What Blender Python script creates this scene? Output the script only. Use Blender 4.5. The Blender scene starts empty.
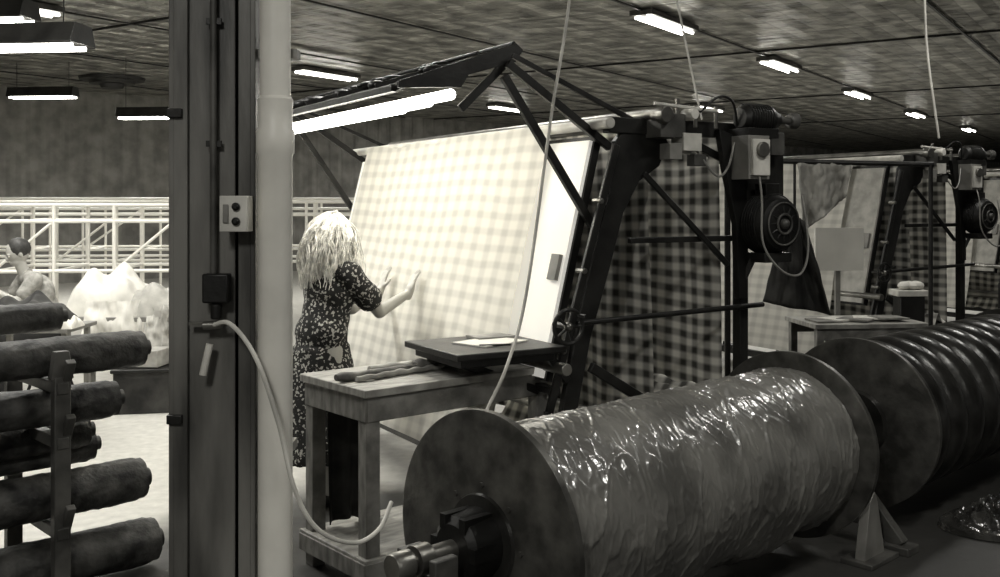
import bpy, math, random
from mathutils import Vector, Matrix, noise
random.seed(7)
V3=Vector
scene=bpy.context.scene
TINT=(1.0,0.975,0.895)
DEFER=[]
try:
    scene.view_settings.view_transform='Standard'
except Exception: pass

# ------------------------------------------------------------------ materials
def nodes(name):
    m=bpy.data.materials.new(name); m.use_nodes=True
    nt=m.node_tree; b=nt.nodes['Principled BSDF']
    return m,nt,b
def rgb(c): return (c*TINT[0],c*TINT[1],c*TINT[2],1)
def M(name,c,rough=.6,metal=0,var=.25,scale=6,bump=.15,bscale=40,emis=0,coat=0,stretch=(1,1,1),alpha=1,trans=0,dist=.01,crough=.12):
    m,nt,b=nodes(name); L=nt.links
    tc=nt.nodes.new('ShaderNodeTexCoord'); mp=nt.nodes.new('ShaderNodeMapping')
    mp.inputs['Scale'].default_value=stretch
    L.new(tc.outputs['Object'],mp.inputs['Vector'])
    n=nt.nodes.new('ShaderNodeTexNoise'); n.inputs['Scale'].default_value=scale; n.inputs['Detail'].default_value=6
    L.new(mp.outputs[0],n.inputs['Vector'])
    r=nt.nodes.new('ShaderNodeValToRGB')
    r.color_ramp.elements[0].position=.35; r.color_ramp.elements[1].position=.65
    r.color_ramp.elements[0].color=rgb(c*(1-var)); r.color_ramp.elements[1].color=rgb(min(1,c*(1+var)))
    L.new(n.outputs[0],r.inputs[0]); L.new(r.outputs[0],b.inputs['Base Color'])
    b.inputs['Roughness'].default_value=rough; b.inputs['Metallic'].default_value=metal
    if bump:
        n2=nt.nodes.new('ShaderNodeTexNoise'); n2.inputs['Scale'].default_value=bscale; n2.inputs['Detail'].default_value=4
        L.new(mp.outputs[0],n2.inputs['Vector'])
        bp=nt.nodes.new('ShaderNodeBump'); bp.inputs['Strength'].default_value=bump; bp.inputs['Distance'].default_value=dist
        L.new(n2.outputs[0],bp.inputs['Height']); L.new(bp.outputs[0],b.inputs['Normal'])
        if coat: L.new(bp.outputs[0],b.inputs['Coat Normal'])
    if emis:
        b.inputs['Emission Color'].default_value=rgb(1); b.inputs['Emission Strength'].default_value=emis
    if coat: b.inputs['Coat Weight'].default_value=coat; b.inputs['Coat Roughness'].default_value=crough
    if trans: b.inputs['Transmission Weight'].default_value=trans
    if alpha<1: b.inputs['Alpha'].default_value=alpha
    return m
def mathN(nt):
    L=nt.links
    def N(op,a,bb=None):
        n=nt.nodes.new('ShaderNodeMath'); n.operation=op
        for i,x in enumerate((a,bb)):
            if x is None: continue
            if isinstance(x,(int,float)): n.inputs[i].default_value=x
            else: L.new(x,n.inputs[i])
        return n.outputs[0]
    return N
def plaid(name,light,dark,py,pz,transl=0,wid=.24,soft=.09,midk=.42):
    m,nt,b=nodes(name); L=nt.links; N=mathN(nt)
    tc=nt.nodes.new('ShaderNodeTexCoord'); sp=nt.nodes.new('ShaderNodeSeparateXYZ')
    ns=nt.nodes.new('ShaderNodeTexNoise'); ns.inputs['Scale'].default_value=2.0
    L.new(tc.outputs['Object'],sp.inputs[0]); L.new(tc.outputs['Object'],ns.inputs['Vector'])
    wob=N('MULTIPLY',N('SUBTRACT',ns.outputs[0],.5),.05)
    def stripe(o,p):
        f=N('FRACT',N('DIVIDE',N('ADD',N('ADD',o,wob),20.),p))
        d=N('ABSOLUTE',N('SUBTRACT',f,.5))
        mr=nt.nodes.new('ShaderNodeMapRange'); mr.interpolation_type='SMOOTHSTEP'
        L.new(d,mr.inputs[0]); mr.inputs[1].default_value=wid-soft; mr.inputs[2].default_value=wid+soft
        mr.inputs[3].default_value=1; mr.inputs[4].default_value=0
        return mr.outputs[0]
    t=N('MULTIPLY',N('ADD',stripe(sp.outputs[1],py),stripe(sp.outputs[2],pz)),.5)
    r=nt.nodes.new('ShaderNodeValToRGB'); e=r.color_ramp.elements
    e[0].color=rgb(light); e[1].color=rgb(dark); mid=e.new(.5); mid.color=rgb(dark+(light-dark)*midk)
    L.new(t,r.inputs[0]); L.new(r.outputs[0],b.inputs['Base Color']); b.inputs['Roughness'].default_value=.9
    b.inputs['Specular IOR Level'].default_value=.1
    if transl:
        tr=nt.nodes.new('ShaderNodeBsdfTranslucent'); L.new(r.outputs[0],tr.inputs[0])
        mx=nt.nodes.new('ShaderNodeMixShader'); mx.inputs[0].default_value=transl
        out=nt.nodes['Material Output']
        L.new(b.outputs[0],mx.inputs[1]); L.new(tr.outputs[0],mx.inputs[2]); L.new(mx.outputs[0],out.inputs[0])
    return m
def floral(name):
    m,nt,b=nodes(name); L=nt.links
    tc=nt.nodes.new('ShaderNodeTexCoord'); v=nt.nodes.new('ShaderNodeTexVoronoi'); v.inputs['Scale'].default_value=46
    ns=nt.nodes.new('ShaderNodeTexNoise'); ns.inputs['Scale'].default_value=70; ns.inputs['Detail'].default_value=3
    L.new(tc.outputs['Object'],v.inputs['Vector']); L.new(tc.outputs['Object'],ns.inputs['Vector'])
    a=nt.nodes.new('ShaderNodeMath'); a.operation='MULTIPLY_ADD'; a.inputs[1].default_value=2.0
    L.new(ns.outputs[0],a.inputs[0]); L.new(v.outputs['Distance'],a.inputs[2])
    r=nt.nodes.new('ShaderNodeValToRGB'); e=r.color_ramp.elements
    e[0].position=.94; e[0].color=rgb(.45); e[1].position=1.0; e[1].color=rgb(.012)
    r2=nt.nodes.new('ShaderNodeMapRange'); r2.inputs[1].default_value=0; r2.inputs[2].default_value=1.34
    L.new(a.outputs[0],r2.inputs[0]); L.new(r2.outputs[0],r.inputs[0])
    L.new(r.outputs[0],b.inputs['Base Color']); b.inputs['Roughness'].default_value=.85
    return m
def ribbed(name,c,ang,period,rough,metal,seam=None,depth=.02,var=.3):
    m,nt,b=nodes(name); L=nt.links; N=mathN(nt)
    tc=nt.nodes.new('ShaderNodeTexCoord'); mp=nt.nodes.new('ShaderNodeMapping'); mp.inputs['Rotation'].default_value=(0,0,-ang)
    L.new(tc.outputs['Object'],mp.inputs['Vector'])
    sp=nt.nodes.new('ShaderNodeSeparateXYZ'); L.new(mp.outputs[0],sp.inputs[0])
    h=N('ABSOLUTE',N('SUBTRACT',N('FRACT',N('DIVIDE',N('ADD',sp.outputs[1],500.),period)),.5))
    ns=nt.nodes.new('ShaderNodeTexNoise'); ns.inputs['Scale'].default_value=2.6; ns.inputs['Detail'].default_value=8
    L.new(mp.outputs[0],ns.inputs['Vector'])
    mp2=nt.nodes.new('ShaderNodeMapping'); mp2.inputs['Scale'].default_value=(3.5,.8,1); L.new(mp.outputs[0],mp2.inputs['Vector'])
    n3=nt.nodes.new('ShaderNodeTexNoise'); n3.inputs['Scale'].default_value=1.8; n3.inputs['Detail'].default_value=3; L.new(mp2.outputs[0],n3.inputs['Vector'])
    hh=N('ADD',N('ADD',h,N('MULTIPLY',ns.outputs[0],1.0)),N('MULTIPLY',n3.outputs[0],1.6 if seam else 0))
    bp=nt.nodes.new('ShaderNodeBump'); bp.inputs['Strength'].default_value=1; bp.inputs['Distance'].default_value=depth
    L.new(hh,bp.inputs['Height']); L.new(bp.outputs[0],b.inputs['Normal'])
    r=nt.nodes.new('ShaderNodeValToRGB'); r.color_ramp.elements[0].position=.35;r.color_ramp.elements[1].position=.65
    r.color_ramp.elements[0].color=rgb(c*(1-var)); r.color_ramp.elements[1].color=rgb(c*(1+var))
    L.new(ns.outputs[0],r.inputs[0])
    col=r.outputs[0]
    if seam:
        s=N('ABSOLUTE',N('SUBTRACT',N('FRACT',N('DIVIDE',N('ADD',sp.outputs[0],500.),seam)),.5))
        s1=N('LESS_THAN',s,.010); s2=N('LESS_THAN',h,.03)
        k=N('MAXIMUM',N('MULTIPLY',s1,.6),N('MULTIPLY',s2,.35))
        mx=nt.nodes.new('ShaderNodeMix'); mx.data_type='RGBA'
        L.new(k,mx.inputs[0]); L.new(col,mx.inputs[6]); mx.inputs[7].default_value=rgb(c*.25); col=mx.outputs[2]
    L.new(col,b.inputs['Base Color']); b.inputs['Roughness'].default_value=rough; b.inputs['Metallic'].default_value=metal
    return m
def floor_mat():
    """concrete floor; bright aisle and shaded machine bay painted into the base colour"""
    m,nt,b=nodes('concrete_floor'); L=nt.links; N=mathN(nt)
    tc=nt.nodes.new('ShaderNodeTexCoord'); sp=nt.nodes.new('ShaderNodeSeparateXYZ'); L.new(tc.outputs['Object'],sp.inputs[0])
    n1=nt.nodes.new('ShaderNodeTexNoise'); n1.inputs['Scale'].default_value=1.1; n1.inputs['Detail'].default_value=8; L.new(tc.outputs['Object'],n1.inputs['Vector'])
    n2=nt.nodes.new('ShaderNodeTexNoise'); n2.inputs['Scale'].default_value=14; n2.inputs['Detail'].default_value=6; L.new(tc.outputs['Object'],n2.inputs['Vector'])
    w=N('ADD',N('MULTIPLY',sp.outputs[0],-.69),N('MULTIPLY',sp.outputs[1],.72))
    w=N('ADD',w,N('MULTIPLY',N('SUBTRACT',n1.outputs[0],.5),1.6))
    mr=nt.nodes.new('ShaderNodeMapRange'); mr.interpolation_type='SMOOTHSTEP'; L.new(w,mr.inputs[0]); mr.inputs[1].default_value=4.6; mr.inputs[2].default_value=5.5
    mx=nt.nodes.new('ShaderNodeMix'); mx.data_type='RGBA'; L.new(mr.outputs[0],mx.inputs[0]); mx.inputs[6].default_value=rgb(.045); mx.inputs[7].default_value=rgb(.56)  # dark end paints the bay's shade, pale end the aisle's light
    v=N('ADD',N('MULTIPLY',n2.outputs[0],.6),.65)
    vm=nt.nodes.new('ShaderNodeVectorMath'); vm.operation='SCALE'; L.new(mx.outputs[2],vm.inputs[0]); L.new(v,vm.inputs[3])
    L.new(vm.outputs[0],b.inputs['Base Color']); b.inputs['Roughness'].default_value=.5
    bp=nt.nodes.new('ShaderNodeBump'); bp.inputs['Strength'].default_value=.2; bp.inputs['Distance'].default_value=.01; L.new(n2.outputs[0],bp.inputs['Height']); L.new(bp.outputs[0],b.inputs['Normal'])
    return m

m_dark=M('dark_painted_steel',.018,.42,.3,var=.5)
m_black=M('black_iron',.009,.45,.2)
m_steel=M('worn_steel',.22,.35,.85,var=.4)
m_grey=M('grey_enamel',.22,.5,.1)
m_dgrey=M('dark_grey_enamel',.08,.5,.1,var=.5)
m_light=M('light_enamel',.60,.45)
m_white=M('white_paint',.85,.45,var=.06,bump=.05)
m_column=M('column_paint',.13,.45,.1,var=.65,scale=6,stretch=(1,1,.2),bump=.3,bscale=20)
m_wood=M('worn_wood',.22,.6,var=.4,scale=4,stretch=(2,6,2))
m_woodtop=M('table_top_wood',.34,.5,var=.35,scale=4,stretch=(2,8,2))
m_bar=M('dark_wood_bar',.14,.6,var=.6,scale=10)
m_paper=M('paper',.7,.8,var=.05,bump=0)
m_skin=M('skin',.40,.5,var=.06,bump=.03)
m_hair=M('blonde_hair',.72,.36,var=.35,scale=26)
m_hair2=M('dark_hair',.03,.6,var=.4,scale=30)
m_floral=floral('floral_print')
m_trouser=M('dark_trouser_cloth',.012,.9)
m_shirt2=M('check_shirt_cloth',.30,.9,var=.3,scale=20)
m_flange=M('flange_steel',.11,.38,.6,var=.45,scale=9,bump=.25,bscale=25)
m_wrap=M('plastic_wrap',.16,.3,0,var=.35,scale=4,bump=.7,bscale=9,coat=.9,dist=.012,crough=.10)
m_drum=M('dark_drum',.03,.28,.3,var=.5,bump=.4,bscale=14)
m_roll=M('dark_cloth_roll',.042,.6,0,var=.85,scale=10,bump=.8,bscale=30,dist=.01)
m_rollend=M('roll_end_tube',.03,.5,.2)
m_whitecloth=M('white_cloth',.66,.9,var=.15)
m_cloth=M('grey_cloth',.22,.9,var=.4,scale=10)
m_palecloth=M('pale_cloth',.42,.9,var=.2,scale=10)
m_darkcloth=M('dark_cloth',.03,.9,var=.6)
m_rope=M('cord',.5,.8)
m_glow=M('fluorescent_glow',1,.5,emis=14,bump=0,var=0)
m_glowh=M('hood_fluorescent_glow',1,.5,emis=9,bump=0,var=0)
m_glow2=M('light_box_diffuser',.7,.5,emis=.36,bump=0,var=0)
m_card=M('cardboard',.30,.85,var=.4)
m_plaid_l=plaid('bright_plaid_cloth',.78,.56,.150,.090,.3,.22,.12,.5)
m_plaid_d=plaid('dark_plaid_cloth',.82,.07,.120,.085,0,.25,.13,.42)
m_poly=M('clear_plastic_film',.05,.16,0,var=.5,bump=.9,bscale=14,coat=.7,trans=.2)
WANG=math.atan2(.83,.556)
m_ceil=ribbed('foil_ceiling',.34,WANG,.40,.32,.8,seam=3.0,depth=.13,var=.6)
m_wall=ribbed('corrugated_wall',.22,0,.3,.6,.2,depth=.03,var=.3)
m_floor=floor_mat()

# ------------------------------------------------------------------ mesh builder
def frame_of(d):
    d=d.normalized(); up=V3((0,0,1)) if abs(d.z)<.95 else V3((1,0,0))
    x=up.cross(d).normalized(); y=d.cross(x)
    return x,y,d
class MB:
    def __init__(s): s.v=[];s.f=[];s.m=[];s.mats=[]
    def add(s,vs,fs,mat):
        if mat not in s.mats: s.mats.append(mat)
        k=s.mats.index(mat); o=len(s.v)
        s.v+= [tuple(p) for p in vs]; s.f+=[tuple(i+o for i in f) for f in fs]; s.m+=[k]*len(fs)
    def box(s,c,d,mat,R=None):
        c=V3(c); P=[]
        for x in(-.5,.5):
            for y in(-.5,.5):
                for z in(-.5,.5):
                    p=V3((x*d[0],y*d[1],z*d[2]))
                    if R is not None: p=R@p
                    P.append(c+p)
        s.add(P,[(0,1,3,2),(4,6,7,5),(0,4,5,1),(2,3,7,6),(0,2,6,4),(1,5,7,3)],mat)
    def bar(s,p0,p1,w,h,mat):
        p0=V3(p0);p1=V3(p1); x,y,d=frame_of(p1-p0)
        R=Matrix((x,y,d)).transposed()
        s.box((p0+p1)/2,(w,h,(p1-p0).length),mat,R)
    def tube(s,p0,p1,r,mat,r1=None,n=16,caps=True):
        s.lathe(p0,V3(p1)-V3(p0),[(0,r),((V3(p1)-V3(p0)).length,r if r1 is None else r1)],mat,n,caps)
    def lathe(s,o,d,prof,mat,n=32,caps=True):
        o=V3(o); x,y,d=frame_of(V3(d)); P=[];F=[]
        for (t,r) in prof:
            for i in range(n):
                a=2*math.pi*i/n; P.append(o+d*t+(x*math.cos(a)+y*math.sin(a))*r)
        for j in range(len(prof)-1):
            for i in range(n):
                F.append((j*n+i,j*n+(i+1)%n,(j+1)*n+(i+1)%n,(j+1)*n+i))
        if caps:
            F.append(tuple(reversed(range(n)))); F.append(tuple((len(prof)-1)*n+i for i in range(n)))
        s.add(P,F,mat)
    def sweep(s,pts,r,mat,n=8):
        pts=[V3(p) for p in pts]; P=[];F=[]; ref=None
        for i,p in enumerate(pts):
            d=(pts[min(i+1,len(pts)-1)]-pts[max(i-1,0)]).normalized()
            if ref is None: ref=frame_of(d)[0]
            x=(ref-d*ref.dot(d)).normalized(); ref=x; y=d.cross(x)
            rr=r(i/(len(pts)-1)) if callable(r) else r
            for k in range(n):
                a=2*math.pi*k/n; P.append(p+(x*math.cos(a)+y*math.sin(a))*rr)
        for j in range(len(pts)-1):
            for k in range(n): F.append((j*n+k,j*n+(k+1)%n,(j+1)*n+(k+1)%n,(j+1)*n+k))
        F.append(tuple(reversed(range(n)))); F.append(tuple((len(pts)-1)*n+i for i in range(n)))
        s.add(P,F,mat)
    def prism(s,poly,fn,t0,t1,mat):
        n=len(poly); P=[fn(p,t0) for p in poly]+[fn(p,t1) for p in poly]
        F=[tuple(range(n)),tuple(reversed(range(n,2*n)))]+[(i,i+n,(i+1)%n+n,(i+1)%n) for i in range(n)]
        s.add(P,F,mat)
    def grid(s,fn,nu,nv,mat,thick=None):
        P=[fn(i/nu,j/nv) for i in range(nu+1) for j in range(nv+1)]
        F=[(i*(nv+1)+j,(i+1)*(nv+1)+j,(i+1)*(nv+1)+j+1,i*(nv+1)+j+1) for i in range(nu) for j in range(nv)]
        s.add(P,F,mat)
    def ball(s,c,r,mat,R=None,n=16,m=10):
        if isinstance(r,(int,float)): r=(r,r,r)
        c=V3(c); P=[];F=[]
        for j in range(1,m):
            t=math.pi*j/m
            for i in range(n):
                a=2*math.pi*i/n
                p=V3((r[0]*math.sin(t)*math.cos(a),r[1]*math.sin(t)*math.sin(a),r[2]*math.cos(t)))
                if R is not None: p=R@p
                P.append(c+p)
        top=V3((0,0,r[2]));bot=V3((0,0,-r[2]))
        if R is not None: top=R@top;bot=R@bot
        P.append(c+top);P.append(c+bot); T=len(P)-2;Bm=len(P)-1
        for j in range(m-2):
            for i in range(n): F.append((j*n+i,(j+1)*n+i,(j+1)*n+(i+1)%n,j*n+(i+1)%n))
        for i in range(n): F.append((T,i,(i+1)%n)); F.append((Bm,(m-2)*n+(i+1)%n,(m-2)*n+i))
        s.add(P,F,mat)
    def cap(s,p0,p1,r0,r1,mat):
        s.tube(p0,p1,r0,mat,r1,n=18); s.ball(p0,r0,mat); s.ball(p1,r1,mat)
    def torus(s,c,d,R,r,mat,n=36,k=8):
        x,y,d=frame_of(V3(d)); c=V3(c)
        pts=[c+(x*math.cos(2*math.pi*i/n)+y*math.sin(2*math.pi*i/n))*R for i in range(n+1)]
        s.sweep(pts,r,mat,k)
    def build(s,name,parent=None,loc=(0,0,0),rz=0,bevel=0,solid=0,smooth=35):
        me=bpy.data.meshes.new(name); me.from_pydata(s.v,[],s.f)
        for m in s.mats: me.materials.append(m)
        me.polygons.foreach_set('material_index',s.m)
        me.update()
        if smooth:
            me.shade_smooth(); me.set_sharp_from_angle(angle=math.radians(smooth))
        o=bpy.data.objects.new(name,me); scene.collection.objects.link(o)
        o.location=loc; o.rotation_euler=(0,0,rz)
        if parent: o.parent=parent
        if solid or bevel: DEFER.append((o,solid,bevel))
        return o
def empty(name,loc=(0,0,0),rz=0):
    e=bpy.data.objects.new(name,None); scene.collection.objects.link(e); e.location=loc; e.rotation_euler=(0,0,rz); return e
def area(name,loc,size,power,direction,parent=None):
    l=bpy.data.lights.new(name,'AREA'); l.shape='RECTANGLE'; l.size,l.size_y=size; l.energy=power; l.color=(1,.985,.93)
    o=bpy.data.objects.new(name,l); scene.collection.objects.link(o); o.location=loc
    o.rotation_euler=direction
    if parent:o.parent=parent
    return o
up=V3((0,0,1))
AX=V3((.862,.506,0)).normalized(); MA=math.atan2(.506,.862)
ZT=2.12; SL=.25
def sheet_a(z): return -.098-SL*(ZT-z)

# ------------------------------------------------------------------ people (built first: remeshing is quicker in a small scene)
def remesh(mb,name,vox,parent,smooth_it=6,disp=0):
    o=mb.build('tmp',smooth=0)
    md=o.modifiers.new('r','REMESH'); md.mode='VOXEL'; md.voxel_size=vox
    ms=o.modifiers.new('s','SMOOTH'); ms.iterations=smooth_it; ms.factor=.5
    dg=bpy.context.evaluated_depsgraph_get(); me=bpy.data.meshes.new_from_object(o.evaluated_get(dg))
    if disp:
        for v in me.vertices:
            v.co+=v.normal*disp*(noise.noise(v.co*9)+.5*noise.noise(V3((v.co.x*22,v.co.y*22,v.co.z*7))))
    me.materials.clear(); me.materials.append(mb.mats[0])
    me.shade_smooth(); bpy.data.objects.remove(o); me.name=name
    ob=bpy.data.objects.new(name,me); scene.collection.objects.link(ob); ob.parent=parent; return ob
def hand(mb,w,d,n,sd,mat,curl=.25):
    w=V3(w);d=V3(d).normalized(); n=V3(n); n=(n-d*n.dot(d)).normalized(); s=V3(sd); s=(s-d*s.dot(d)-n*s.dot(n)).normalized()
    R=Matrix((s,d,n)).transposed()
    mb.ball(w+d*.045,(.040,.055,.017),mat,R); mb.cap(w-d*.02,w+d*.03,.026,.028,mat)
    for i,(o,l) in enumerate(((.030,.070),(.010,.080),(-.011,.074),(-.031,.058))):
        dd=(d+s*(o*5)).normalized(); p=w+d*.080+s*o
        dirs=[dd+n*curl*.3,dd+n*curl,dd+n*curl*1.8]; ls=[l*.45,l*.32,l*.25]; rr=[.0095,.0088,.008,.007]
        for k in range(3):
            q=p+dirs[k].normalized()*ls[k]; mb.cap(p,q,rr[k],rr[k+1],mat); p=q
    p=w+d*.022+s*.028; q=p+(d*.55+s*.75+n*.2).normalized()*.036; mb.cap(p,q,.014,.011,mat)
    r=q+(d*.85+s*.4+n*.25).normalized()*.030; mb.cap(q,r,.011,.009,mat)
def human(name,hip,F,J,mats,woman,look=None):
    skin,shirt,trou,hair=mats; F=V3(F).normalized(); Lf=V3((-F.y,F.x,0)); e=empty(name,(0,0,0))
    hip=V3(hip); ch=V3(J['chest']); nk=V3(J['neck']); hd=V3(J['head']); HF=V3(look or F).normalized()
    hL=V3((-HF.y,HF.x,0)).normalized(); hU=HF.cross(hL)
    Rb=Matrix((F,Lf,up)).transposed(); Rh=Matrix((HF,hL,hU)).transposed()
    b=MB()
    b.ball(hip,(.115,.165,.13),skin,Rb); b.ball((hip+ch)/2,(.10,.135,.17),skin,Rb); b.ball(ch,(.11,.155,.17),skin,Rb)
    b.cap(nk-up*.07,hd-up*.05,.052,.048,skin)
    b.ball(hd+hU*.01,(.096,.076,.105),skin,Rh); b.ball(hd+HF*.035-hU*.065,(.055,.052,.05),skin,Rh)
    b.ball(hd+HF*.10-hU*.015,(.018,.013,.024),skin,Rh); b.ball(hd+HF*.088-hU*.055,(.012,.024,.008),skin,Rh); b.ball(hd+HF*.088-hU*.067,(.012,.020,.008),skin,Rh)
    for s in(-1,1):
        b.ball(hd+hL*(.078*s)-hU*.01,(.018,.008,.03),skin,Rh)
        b.ball(hd+HF*.083+hL*(.03*s)+hU*.022,(.014,.024,.007),skin,Rh)
    for s,k in((-1,'R'),(1,'L')):
        sh,el,wr=V3(J['sh'+k]),V3(J['el'+k]),V3(J['wr'+k]); kn,an=V3(J['kn'+k]),V3(J['an'+k])
        b.cap(nk-up*.06,sh,.055,.055,skin); b.cap(sh,el,.050,.038,skin); b.cap(el,wr,.040,.025,skin)
        hj=hip+Lf*(.09*s)-up*.05
        b.cap(hj,kn,.085,.055,skin); b.cap(kn,an,.055,.036,skin)
        hd_=J['hand'+k]; hand(b,wr,hd_[0],hd_[1],hd_[2],skin,hd_[3] if len(hd_)>3 else .25)
    remesh(b,'body',.006,e,5)
    ey=MB()
    for s in(-1,1): ey.ball(hd+HF*.084+hL*(.03*s)+hU*.008,(.011,.013,.010),m_white,Rh); ey.ball(hd+HF*.093+hL*(.03*s)+hU*.008,(.004,.006,.006),m_black,Rh)
    ey.build('eyes',e)
    t=MB(); t.ball(ch,(.135,.182,.19),shirt,Rb); t.ball((hip+ch)/2,(.130,.165,.19),shirt,Rb); t.ball(hip+up*.04,(.145,.192,.14),shirt,Rb)
    t.cap(hip-up*.08,hip+up*.06,.155,.14,shirt)
    t.cap(nk-up*.055,nk-up*.03,.066,.058,shirt)
    for k in'RL':
        sh,el=V3(J['sh'+k]),V3(J['el'+k]); t.cap(nk-up*.075,sh,.066,.074,shirt); m=sh+(el-sh)*.62; t.cap(sh,m,.073,.076 if woman else .066,shirt)
    if woman:   # one continuous dress
        fl=V3((hip.x,hip.y,.26)); t.tube(hip-up*.03,fl+F*.02,.165,shirt,.25,n=28)
    remesh(t,'dress' if woman else 'shirt',.010,e,4,.014 if woman else .006)
    if not woman:
        t=MB(); t.ball(hip-up*.02,(.128,.178,.14),trou,Rb)
        for s,k in((-1,'R'),(1,'L')):
            kn,an=V3(J['kn'+k]),V3(J['an'+k]); hj=hip+Lf*(.09*s)-up*.05
            t.cap(hj,kn,.100,.074,trou); t.cap(kn,an+up*.03,.074,.075,trou)
        remesh(t,'trousers',.013,e,4,.008)
    t=MB()
    for s,k in((-1,'R'),(1,'L')):
        an=V3(J['an'+k]); t.cap(V3((an.x,an.y,.045))-F*.03,V3((an.x,an.y,.04))+F*.14,.042,.036,m_black)
    remesh(t,'shoes',.009,e,3)
    h=MB(); h.ball(hd-HF*.022+hU*.028,(.098,.090,.100),hair,Rh)
    if woman:
        h.ball(hd-HF*.045-hU*.02,(.105,.120,.12),hair,Rh); h.ball(hd-HF*.065-hU*.12,(.085,.140,.12),hair,Rh)
    remesh(h,'hair',.009,e,2,.03 if woman else .008)
    if woman:
        c=MB()
        for i in range(800):
            th=random.uniform(0,2*math.pi); ph=random.uniform(-.1,1)
            k=math.sqrt(max(0,1-ph*ph))
            q=V3((math.cos(th)*k,math.sin(th)*k,ph))
            if q.x>.62 and q.z<.6: continue
            st=hd-HF*.022+hU*.02+Rh@V3((q.x*.100,q.y*.094,q.z*.105))
            o2=V3((q.x*.7-.35,q.y,0))
            if o2.length<.15: o2=V3((-.3,random.choice((-1,1))*.6,0))
            out=Rh@o2.normalized(); out.z=0; out.normalize()
            tgt=hd.z-random.uniform(.20,.32)
            L=max(.12,st.z-tgt); pts=[]
            cl=math.floor(th*4)*1.7+random.uniform(-.30,.30); am=random.uniform(.012,.018); f=random.uniform(1.4,1.8)
            sidev=out.cross(up); flare=random.uniform(.060,.120)*(.4+.6*max(0,ph)+.2)
            for kk in range(18):
                u=kk/17; aa=am*min(1,u*2.5)
                p=st+out*(flare*math.sin(min(1,u*1.4)*math.pi/2))-up*(L*(u**1.35))+sidev*(aa*math.sin(f*u*6+cl))+out*(aa*.7*math.cos(f*u*6+cl))
                pts.append(p)
            c.sweep(pts,lambda t:.0052*(1-.6*t),hair,5)
        c.build('wavy_strands',e)
    return e
Fw=V3((.80,.60,0)); Lw=V3((-.60,.80,0)); c=V3((-1.00,5.74,0))
def wp(f,l,z): return c+Fw*f+Lw*l+up*z
aR=wp(.055,-.165,1.315); aL=wp(.055,.165,1.325)
def onsheet(y,z):
    a=sheet_a(z)-.03; Bx=V3((-AX.y,AX.x,0)); return V3((.55,5.0,0))+AX*a+Bx*y+up*z
hR=onsheet(1.48,1.23); hL_=onsheet(1.86,1.22)
J=dict(chest=wp(.02,0,1.20),neck=wp(.03,0,1.40),head=wp(.055,0,1.535),shR=aR,shL=aL,
 elR=aR+V3((.155,.175,-.235)),elL=aL+V3((.17,.06,-.24)),
 wrR=hR-AX*.02-up*.04-V3((.03,.07,.02)),wrL=hL_-AX*.02-up*.04-V3((.05,.03,.02)),
 knR=wp(.02,-.10,.50),knL=wp(.04,.10,.50),anR=wp(-.05,-.11,.09),anL=wp(.06,.11,.09),
 handR=((.25,.35,.8),AX,V3((-.6,.8,.1)),.2),handL=((.25,.25,.9),AX,V3((.6,-.8,.1)),.2))
human('woman_worker',wp(-.03,0,.93),Fw,J,(m_skin,m_floral,m_trouser,m_hair),True,look=(.80,.60,-.12))
Fm=V3((-.80,-.60,0)).normalized(); Lm=V3((-Fm.y,Fm.x,0)); c=V3((-4.02,8.95,0))
hipm=c+up*.58
J=dict(chest=c+Fm*.10+up*.90,neck=c+Fm*.20+up*1.12,head=c+Fm*.27+up*1.28,
 shR=c+Fm*.17-Lm*.17+up*1.05,shL=c+Fm*.17+Lm*.17+up*1.05,
 elR=c+Fm*.30-Lm*.22+up*.84,elL=c+Fm*.32+Lm*.2+up*.86,wrR=c+Fm*.50-Lm*.12+up*.96,wrL=c+Fm*.50+Lm*.10+up*.98,
 knR=c+Fm*.42-Lm*.1+up*.54,knL=c+Fm*.42+Lm*.1+up*.54,anR=c+Fm*.40-Lm*.1+up*.09,anL=c+Fm*.42+Lm*.1+up*.09,
 handR=(Fm+up*.2,-up,Lm),handL=(Fm+up*.2,-up,-Lm))
human('seated_worker',hipm,Fm,J,(m_skin,m_shirt2,m_trouser,m_hair2),False,look=Fm-up*.45)
b=MB(); b.lathe(c+up*.40,(0,0,1),[(0,.14),(.02,.17),(.05,.17),(.06,.15)],m_black,28)
for i in range(4):
    a=i*math.pi/2+.5; q=V3((math.cos(a),math.sin(a),0)); b.tube(c+q*.07+up*.40,c+q*.2+up*.005,.014,m_black,n=8)
b.build('work_stool')

# ------------------------------------------------------------------ room
U=V3((.72,.69,0)).normalized(); W=V3((-U.y,U.x,0))
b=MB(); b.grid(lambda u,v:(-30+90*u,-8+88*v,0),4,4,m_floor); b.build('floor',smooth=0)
b=MB(); b.grid(lambda u,v:(-30+90*u,-8+88*v,4.2),4,4,m_ceil); b.build('ceiling',smooth=0)
def wall(name,p0,p1,h):
    d=V3(p1)-V3(p0); L=d.length; bb=MB()
    n=int(L/.1)
    def fn(u,v):
        i=round(u*n); return (u*L,[0,0,.04,.04][i%4],v*h)
    bb.grid(fn,n,1,m_wall); bb.build(name,loc=p0,rz=math.atan2(d.y,d.x),smooth=0)
A0=V3((-10.4,20.8,0))
wall('wall_back',A0-U*12,A0+U*62,4.2)
wall('wall_left',A0-U*12-W*26,A0-U*12,4.2)
jd=V3((.556,.83,0)).normalized(); jn=V3((jd.y,-jd.x,0))
b=MB()
for k in range(-5,12):
    p=V3((0,10,4.17))+jn*(k*3.1)
    b.bar(p-jd*14,p+jd*34,.035,.02,m_dark)
for k in range(-1,9,2):
    p=V3((0,6,4.185))+jd*(k*3.6)
    b.bar(p-jn*18,p+jn*24,.02,.03,m_dark)
b.build('trim_1')

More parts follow.
